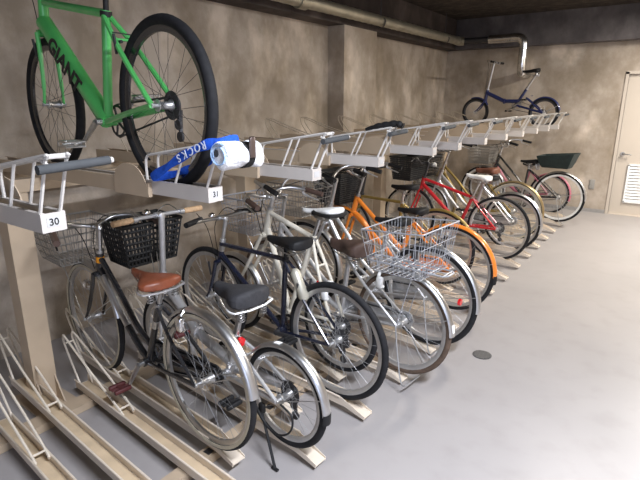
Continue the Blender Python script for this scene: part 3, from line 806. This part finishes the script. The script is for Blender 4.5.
# black city bicycle with brown saddle
bike('city_bicycle', 'black city bicycle with brown leather saddle and a silver wire front basket', -1.59, 1.345, 5.5, .335, .092, dict(
    wb=1.08, bb=(.49,.35), cl=(.345,.70), ht=(.905,.86), hb=(.925,.76), style='loop', frame_m=blackpt, fork_m=blackpt, fr=.017,
    rear_guard=steel, rg=(48,172), front_guard=steel, fg=(60,165), rg_sticker=133, wall_m=tan_wall, rim=steel, guard_m=blackpt, gears=False,
    saddle=dict(pos=(.375,.85), L=.31, W=.235, m=brownl, rim_m=silverp, tilt=.06), bar=dict(pos=(.93,1.00), kind='city', stem_m=steel, lever=blackp, bell=False, grip=dbrownl),
    fbasket=dict(pos=(1.21,.99), lt=.36, wt=.38, lb=.26, wb=.28, h=.22, m=grey_wire, nx=11, ny=12, nz=5, wr=.0018), lock=chrome, crank=303, pedal_m=pedalred,
    headlamp=(1.10,.62), head_sticker=orrefl, band_m=steel, sz=-.02))
b1k = [o for o in bpy.data.objects if o.name == 'city_bicycle'][0]
_ht, _hb, _bb = V((.905,0,.768)), V((.925,0,.668)), V((.49,0,.258))
_p = sm([_hb-(_hb-_ht)*.1, _hb.lerp(_bb,.4)-V((0,0,.035)), _hb.lerp(_bb,.8)-V((0,0,.03)), _bb],5)
q = MB(); q.tube(_p[1:8], .0187, 12); q.build('silver_tube_panel', steel, b1k)['label'] = 'bright silver panel on the down tube'
# silver folding bicycle
bike('folding_bicycle', 'silver folding bicycle with small wheels, dark grey saddle and black front basket', -1.325, 1.585, 5, .255, .062, dict(
    wb=.96, bb=(.40,.30), cl=(.335,.52), ht=(.955,.71), hb=(.965,.61), style='fold', hinge=(.66,.44), frame_m=silverp, fr=.018, gw=.05,
    rear_guard=steel, rg=(40,178), front_guard=steel, fg=(60,190), tw=.036, rg_sticker=78, flap=blackp,
    saddle=dict(pos=(.28,.80), L=.31, W=.25, m=greyl, rim_m=whitepl, th=.085, nose=.07), postr=.0165,
    bar=dict(pos=(.955,1.05), kind='tee', w=.27, grip=cork, stemr=.0175, stem_m=silverp, m=silverp, lever=alloy, bell=True, cable_m=steel, gl=.11),
    fbasket=dict(pos=(1.14,1.0), lt=.26, wt=.37, lb=.20, wb=.30, h=.235, m=black_wire, nx=9, ny=14, nz=7, wr=.0052, rimr=.008), no_bstay=True,
    gears=True, crank=200, stand='side', stand_pos=(.10,.23), stand_end=(-.04,.006), stand_y=.115, reflector=None, post_refl=(.30,.50), ring=.07, pedal_m=blackp))
fb_ = [o for o in bpy.data.objects if o.name == 'folding_bicycle'][0]
q = MB(); q.tube(sm([(.17,.04,.30),(.13,.07,.20),(.06,.075,.12),(-.03,.075,.10),(-.10,.07,.15),(-.10,.06,.22),(-.03,.06,.255)],5), .005, 6); q.build('brake_cable', blackp, fb_)
# dark blue sports bicycle
bike('sports_bicycle', 'dark blue bicycle with straight top tube, black saddle and black gears', -1.352, 2.055, 4.5, .336, .062, dict(
    wb=1.05, bb=(.40,.345), cl=(.365,.79), ht=(.915,.80), hb=(.945,.69), style='diamond', frame_m=navy, fr=.0155, tyre=rubber_m, rim=alloy, tw=.036, rimh=.022,
    saddle=dict(pos=(.31,.93), L=.31, W=.19, th=.06, m=blackl, tilt=.0, springs=False), post_m=blackp, brakes=True, gears=True, ring_m=darkmet, crank_m=darkmet, crank=170,
    bar=dict(pos=(.925,.95), kind='flat', w=.29, grip=blackp, gl=.13, bell=True, lever=darkmet), head_sticker=steel, band_m=navy))
# cream bicycle
bike('city_bicycle', 'cream framed bicycle with white and black saddle behind the dark blue one', -1.465, 2.265, 5, .272, .092, dict(
    wb=.92, bb=(.40,.36), cl=(.20,.88), ht=(.555,1.01), hb=(.60,.86), style='diamond', frame_m=creamp, fr=.018, tyre=rubber_m,
    lock=whitepl, front_guard=steel,
    saddle=dict(pos=(.10,1.075), L=.29, W=.15, th=.035, edge=.011, m=whitel, rim_m=blackp, springs=False, tilt=-.05), bar=dict(pos=(.57,1.08), kind='city', grip=dbrownl, stem_m=alloy, lever=alloy), post_refl=(.16,.60),
    crank=20, gears=True))
# silver city bicycle with rear basket
bike('city_bicycle', 'silver city bicycle with a large wire basket over the rear wheel and dark brown saddle', -1.18, 2.505, 5, .322, .062, dict(
    wb=1.07, bb=(.45,.33), cl=(.40,.70), ht=(.98,.86), hb=(1.0,.76), style='loop', frame_m=silverp, fr=.0165, rim=alloy, tyre=rubw_m, wall_m=None, rimh=.022,
    rear_guard=steel, rg=(35,178), front_guard=steel, rg_sticker=166,
    saddle=dict(pos=(.36,.83), L=.30, W=.24, m=dbrownl, th=.095), bar=dict(pos=(1.02,1.02), kind='high', stem_m=steel, grip=blackp, bell=False),
    fbasket=dict(pos=(1.26,1.0), lt=.32, wt=.36, lb=.26, wb=.28, h=.25, m=silver_wire, nx=9, ny=11, nz=5, wr=.0018),
    rbasket=dict(pos=(-.03,.985), lt=.38, wt=.42, lb=.32, wb=.32, h=.25, m=silver_wire, nx=10, ny=12, nz=3, slope=-.015, rimr=.003, wr=.0014),
    rack_m=silver_wire, rack_x=(-.27,.2), lock=whitepl, lock_a=62, stand='centre', crank=250, headlamp=(1.12,.60), guard_m=silverp))
# silver bicycle before the orange one
bike('city_bicycle', 'silver city bicycle with black saddle and silver mudguard before the orange one', -1.20, 2.945, 5, .345, .062, dict(
    wb=1.09, bb=(.46,.33), cl=(.35,.74), ht=(.84,.92), hb=(.87,.80), style='loop', frame_m=silverp, tyre=rubber_m, rim=alloy, wall_m=None,
    rear_guard=steel, rg=(35,185), front_guard=steel, tw=.04,
    saddle=dict(pos=(.27,.90), L=.28, W=.20, m=blackl), bar=dict(pos=(.83,1.10), kind='swept', stem_m=steel, stemr=.015),
    fbasket=dict(pos=(1.13,1.06), lt=.36, wt=.40, lb=.28, wb=.32, h=.24, m=grey_wire, nx=10, ny=12, nz=6, wr=.002),
    stand='centre', crank=80, post_refl=(-.22,.42), lock=darkmet, guard_m=silverp))
# orange bicycle
bike('city_bicycle', 'bright orange city bicycle with orange mudguards and a black front basket', -1.283, 3.585, 5, .338, .070, dict(
    wb=1.08, bb=(.47,.34), cl=(.375,.73), ht=(.915,.87), hb=(.965,.72), style='twin', twin_k=.30, frame_m=orangep, fr=.019,
    rear_guard=orangep, rg=(38,180), front_guard=orangep, fg=(60,195), flap=blackp,
    saddle=dict(pos=(.34,.84), L=.27, W=.19, m=blackl), bar=dict(pos=(.90,1.05), kind='swept', stem_m=steel, bell=False),
    fbasket=dict(pos=(1.12,1.06), lt=.32, wt=.38, lb=.24, wb=.30, h=.26, m=black_wire, nx=16, ny=20, nz=14, wr=.0042, rimr=.008),
    crank=30, guard_m=orangep, lock=steel, headlamp=(1.1,.66), lamp_m=blackp))
# gold bicycle
bike('road_bicycle', 'olive gold bicycle with level top tube, black saddle and yellowish mudguard', -1.57, 4.01, 5, .332, .092, dict(
    wb=1.04, bb=(.43,.36), cl=(.385,.775), ht=(.83,.80), hb=(.85,.70), style='diamond', frame_m=goldp, fr=.0155, tw=.028,
    rear_guard=goldp, gw=.036, rg=(40,150), saddle=dict(pos=(.33,.945), L=.28, W=.15, m=blackl, springs=False), bar=dict(pos=(.76,1.05), kind='tee', w=.24, stem_m=darkmet, m=darkmet, lever=darkmet),
    gears=True, crank=140))
# red bicycle
bike('sports_bicycle', 'red framed bicycle with white saddle and thin rear tyre', -1.385, 5.13, 5, .332, .060, dict(
    wb=1.05, bb=(.42,.37), cl=(.30,.68), ht=(.875,.84), hb=(.90,.75), style='diamond', frame_m=redp, fr=.0185, tw=.032, dtk=1.15,
    rear_guard=None, saddle=dict(pos=(.21,.925), L=.28, W=.17, m=whitel, tilt=.12, springs=False), bar=dict(pos=(.89,1.0), kind='riser', w=.3, stem_m=darkmet, m=darkmet),
    fbasket=dict(pos=(1.08,1.06), lt=.28, wt=.38, lb=.22, wb=.30, h=.25, m=black_wire, nx=14, ny=16, nz=11, wr=.0046, rimr=.008),
    gears=True, brakes=True, crank=300))
# silver loop bicycle
bike('city_bicycle', 'city bicycle with twin curved silver tubes and silver mudguards beside the red one', -1.365, 5.57, 5, .318, .062, dict(
    wb=1.06, bb=(.46,.32), cl=(.36,.74), ht=(.87,.86), hb=(.91,.74), style='loop', frame_m=silverp, fr=.019, rear_guard=steel, rg=(38,196), front_guard=steel,
    saddle=dict(pos=(.28,.86), L=.27, W=.19, m=blackl), bar=dict(pos=(.88,1.10), kind='swept', stem_m=steel, m=darkmet),
    fbasket=dict(pos=(1.12,1.04), lt=.3, wt=.36, lb=.24, wb=.28, h=.24, m=black_wire, nx=10, ny=12, nz=7, wr=.003), crank=60, guard_m=silverp, headlamp=(.98,.93), lamp_m=whitepl))
bike('city_bicycle', 'bicycle with golden brown mudguards and a brown leather saddle', -1.475, 6.02, 5, .345, .062, dict(
    wb=1.07, bb=(.46,.35), cl=(.36,.74), ht=(.90,.90), hb=(.93,.79), style='loop', frame_m=goldp, fr=.017, rear_guard=goldf, rg=(38,196), front_guard=goldf, wall_m=tan_wall,
    saddle=dict(pos=(.31,.895), L=.29, W=.22, th=.075, m=mat('tan_brown_leather', (.17,.065,.04), .5)), bar=dict(pos=(.86,1.08), kind='swept', stem_m=steel),
    fbasket=dict(pos=(1.14,1.08), lt=.3, wt=.36, lb=.24, wb=.28, h=.25, m=grey_wire, nx=10, ny=12, nz=7, wr=.0026), crank=100))
bike('city_bicycle', 'small pink bicycle mostly hidden behind the one with the dark green bag', -1.42, 7.765, 5, .285, .080, dict(
    wb=.95, bb=(.40,.30), cl=(.30,.68), ht=(.80,.80), hb=(.83,.70), style='single', frame_m=pinkp, fr=.017, rear_guard=pinkp, rg=(38,196), front_guard=pinkp,
    saddle=dict(pos=(.26,.80), L=.25, W=.17, m=blackl), bar=dict(pos=(.78,.98), kind='riser', w=.27, stem_m=steel),
    fbasket=dict(pos=(1.0,.96), lt=.26, wt=.32, lb=.22, wb=.26, h=.2, m=grey_wire, nx=9, ny=10, nz=5, wr=.0026), crank=100))
bf = bike('city_bicycle', 'black bicycle with bright rimmed rear wheel and a dark green bag over it', -1.223, 7.33, 5, .340, .060, dict(
    wb=1.07, bb=(.47,.36), cl=(.43,.76), ht=(.85,.92), hb=(.88,.80), style='twin', twin_k=.35, frame_m=blackpt, fr=.015, rear_guard=steel, rg=(38,182), front_guard=steel, rim=whitepl, rimh=.022,
    saddle=dict(pos=(.38,.885), L=.27, W=.19, m=blackl), bar=dict(pos=(.76,1.04), kind='swept', stem_m=steel),
    fbasket=dict(pos=(1.10,1.04), lt=.34, wt=.38, lb=.28, wb=.3, h=.25, m=grey_wire, nx=10, ny=12, nz=6, wr=.0026),  crank=100, stand='centre'))
# cloth lined rear basket of that bicycle
def cloth_basket(parent, cx, zt, zb):
    b = MB(); secs = []
    def rect(l, w, z, sl, dx=0): 
        out = []
        for (u,v) in ((1,1),(0,1.03),(-1,1),(-1.02,0),(-1,-1),(0,-1.03),(1,-1),(1.02,0)): out.append((cx+dx+u*l/2, v*w/2, z-sl*u))
        return out
    secs = [rect(.32,.24,zb,0,.0), rect(.37,.30,zb+.05,.01,.0), rect(.45,.34,zt-.02,.022), rect(.46,.35,zt,.022), rect(.44,.33,zt,.022), rect(.40,.30,zt-.05,.02), rect(.30,.2,zb+.03,0,.0)]
    b.loft(secs); return b.build('cloth_basket', bagg, parent)
cloth_basket(bf, .06, .975-.06, .80-.06)
# bottle-like silver canister hanging between frame tubes of the dark blue bicycle
blue = [o for o in bpy.data.objects if o.name.startswith('sports_bicycle')][0]
q = MB(); q.tube([(.27,.03,.70),(.265,.03,.68),(.20,.03,.55),(.195,.03,.535)], [.014,.028,.03,.02], 16); q.build('bottle', mat('silver_bottle', (.50,.48,.40), .4, .4), blue)

# green bicycle on the upper deck
gb = bike('sports_bicycle', 'bright green bicycle standing on an upper tray with large black lettering on its frame', -1.763, 1.372, 6.5, .352, 1.284, dict(
    wb=1.135, bb=(.51,1.56), cl=(.42,2.03), ht=(1.09,2.19), hb=(1.125,2.03), style='diamond', frame_m=greenp, fork_m=greenp, fr=.021, dtk=2.0, tw=.046, rimh=.022, rim=blackpt,
    saddle=dict(pos=(.30,2.26), L=.28, W=.15, m=blackl, springs=False), post_m=blackp, bar=dict(pos=(1.10,2.36), kind='flat', w=.3, stem_m=blackp, m=blackp, lever=blackp),
    gears=True, brakes=True, ring_m=darkmet, crank_m=steel, pedal_m=steel, cage=True, crank=-38, crankL=.175, spoke_m=darkmet, frame_text='GIANT', text_size=.125, text_at=.45))
q = MB(); q.rbox((.36,0,2.17-1.282), (.04,.04,.07), .008); q.build('tail_light', mat('red_lamp', (.8,.06,.03), .3), gb)
# blue folding bicycle at the far end of the upper deck
bike('folding_bicycle', 'dark blue folding bicycle with small wheels on the farthest upper tray', -1.66, 7.95, 3, .215, 1.283, dict(
    wb=1.02, bb=(.41,1.60), cl=(.27,1.84), ht=(.85,1.83), hb=(.875,1.68), style='fold', hinge=(.58,1.66), frame_m=bluep, fork_m=bluep, fr=.02, tw=.036,
    rear_guard=bluep, rg=(20,170), front_guard=bluep, fg=(70,150), gw=.05, stay_top=(0,0,-.12), rim=darkmet,
    saddle=dict(pos=(.20,2.11), L=.25, W=.15, m=blackl), postr=.014, bar=dict(pos=(.76,2.22), kind='tee', w=.25, grip=blackp, stem_m=silverp, stemr=.014, m=darkmet), crank=150, ring=.07, pedal_m=blackp))

# ------------------------------------------------------------------ towel on the pull handle of tray 31
ty = YK[1]; hx, hz = -1.355, ZT+.20
tr = empty('rolled_towel', (hx, ty, hz), 0, 'white towel with pale blue inside rolled around a handle beside the green bicycle', 'towel')
secs = []; N = 22
for i in range(14):
    t_ = i/13; y_ = -.062+.20*t_; sec = []
    rad = .050*(1-.2*math.exp(-((t_-.62)/.09)**2))*(.93 if i in (0,13) else 1)
    for k in range(N):
        a = 2*PI*k/N; rr = rad*(1+.10*math.sin(3*a+4*t_)+.05*math.sin(7*a+9*t_))
        sec.append((rr*1.0*math.cos(a)+.015, y_, rr*1.05*math.sin(a)-.010-.012*t_))
    secs.append(sec)
q = MB(); q.loft(secs); q.build('towel_roll', towelw, tr, sub=1)
q = MB(); pts = []
for k in range(50):
    a = k*.30; rr = .045-.0007*k; pts.append((rr*math.cos(a+1)+.015, rr*math.sin(a+1)-.01))
q2 = []
for (x_, z_), (x2, z2) in zip(pts[:-1], pts[1:]): pass
q.loft([[(x_, -.067, z_), (x_, -.052, z_), (x_*.94, -.052, z_*.94), (x_*.94, -.067, z_*.94)] for x_, z_ in pts[:30]]); q.build('towel_inside', towell, tr)
q = MB(); q.ring((.015, .062, -.018), .044, [(0,-.016),(.006,-.016),(.006,.016),(0,.016)], 24); so = q.build('strap', blackp, tr)
q = MB(); q.rbox((.064,.062,.012), (.012,.030,.08), .005); q.build('buckle', mat('dark_buckle', (.10,.07,.06), .3, .3), so)
# long blue towel band looping over the guard rail
def band(name, path, w, m, parent):
    """cloth strip with folds: path of centre points, width roughly vertical"""
    P = sm(path, 6); secs = []
    for i, p in enumerate(P):
        tng = (P[min(i+1,len(P)-1)]-P[max(i-1,0)]).normalized(); side = V((0,-1,0)); upv = side.cross(tng).normalized()
        if upv.z < 0: upv = -upv
        wv = w*(.85+.15*math.sin(i*.6)); th = .006
        secs.append([p+upv*wv/2+side*.0, p+upv*wv*.2+side*(th+.004*math.sin(i*.9)), p-upv*wv*.25+side*(th), p-upv*wv/2+side*.0, p-upv*wv*.25-side*th, p+upv*wv*.25-side*th])
    b = MB(); b.loft(secs); return b.build(name, m, parent)
yl = ty-.058
br_ = empty('blue_band', (-1.62, yl, 1.36), 0, 'blue cloth band with white letters draped over the rail beside the green bicycle', 'cloth band')
off = V((1.62, -yl, -1.36))
b0 = [(-1.745,yl,1.352),(-1.657,yl-.004,1.392),(-1.561,yl-.004,1.440),(-1.471,yl-.002,1.478),(-1.40,yl+.004,1.502),(-1.35,yl+.03,1.512),(-1.335,yl+.09,1.515)]
fb = band('printed_front', [V(p)+off for p in b0], .040, towelb, br_)
b1 = [(-1.745,yl+.004,1.348),(-1.69,yl+.07,1.362),(-1.62,ty+.02,1.384),(-1.55,ty+.058,1.405),(-1.48,ty+.06,1.45)]
band('back_fold', [V(p)+off for p in b1], .034, towelb, br_)
def letter(ch, p, ang, size):
    # seen upside down from the aisle side (-Y faces the camera)
    ca, sa = math.cos(ang), math.sin(ang)
    X = V((-ca,0,-sa)); Y = V((sa,0,-ca)); Zv = X.cross(Y)
    M = Matrix(((X.x,Y.x,Zv.x,p[0]),(X.y,Y.y,Zv.y,p[1]),(X.z,Y.z,Zv.z,p[2]),(0,0,0,1)))
    return text('lettering', ch, size, whiteink, fb, M, .0006, .0006)
for ch, (x_, z_), an in zip('SKCOR', ((-1.552,1.4435),(-1.517,1.459),(-1.481,1.474),(-1.444,1.488),(-1.408,1.499)), (.44,.42,.40,.36,.32)):
    p = V((x_, yl-.0135, z_))+off; letter(ch, p, an, .042)

# black cloth strip lying on the guard rail of the fourth tray
q = MB(); pts = sm([(-1.53,YK[3]-.035,1.492),(-1.46,YK[3]-.03,1.512),(-1.40,YK[3]-.02,1.522),(-1.34,YK[3]-.01,1.53),(-1.30,YK[3]-.005,1.515)],4)
q.tube([V(p)-V((-1.4,YK[3],1.5)) for p in pts], [.008+.012*math.sin(min(1,i/9)*PI/2+.1)*(1-.4*(i%3==0)) for i in range(len(pts))], 8)
o = tag(q.build('black_cloth', blackl), 'black crumpled cloth strip lying on top of a white guard rail', 'cloth'); o.location = (-1.4,YK[3],1.5)

# ------------------------------------------------------------------ camera, world, view
w = bpy.data.worlds.new('world'); sc.world = w; w.use_nodes = True
w.node_tree.nodes['Background'].inputs[0].default_value = (.9,.92,1,1); w.node_tree.nodes['Background'].inputs[1].default_value = .02
cam = bpy.data.cameras.new('camera'); cam.sensor_width = 36; cam.lens = 28; cam.clip_start = .02
co = bpy.data.objects.new('camera', cam); COL.objects.link(co); co.location = (0,0,1.65)
co.rotation_euler = (math.radians(90-15.495), 0, math.radians(35.32))
sc.camera = co
sc.view_settings.view_transform = 'Standard'; sc.view_settings.look = 'None'; sc.view_settings.gamma = 1; sc.view_settings.exposure = .35
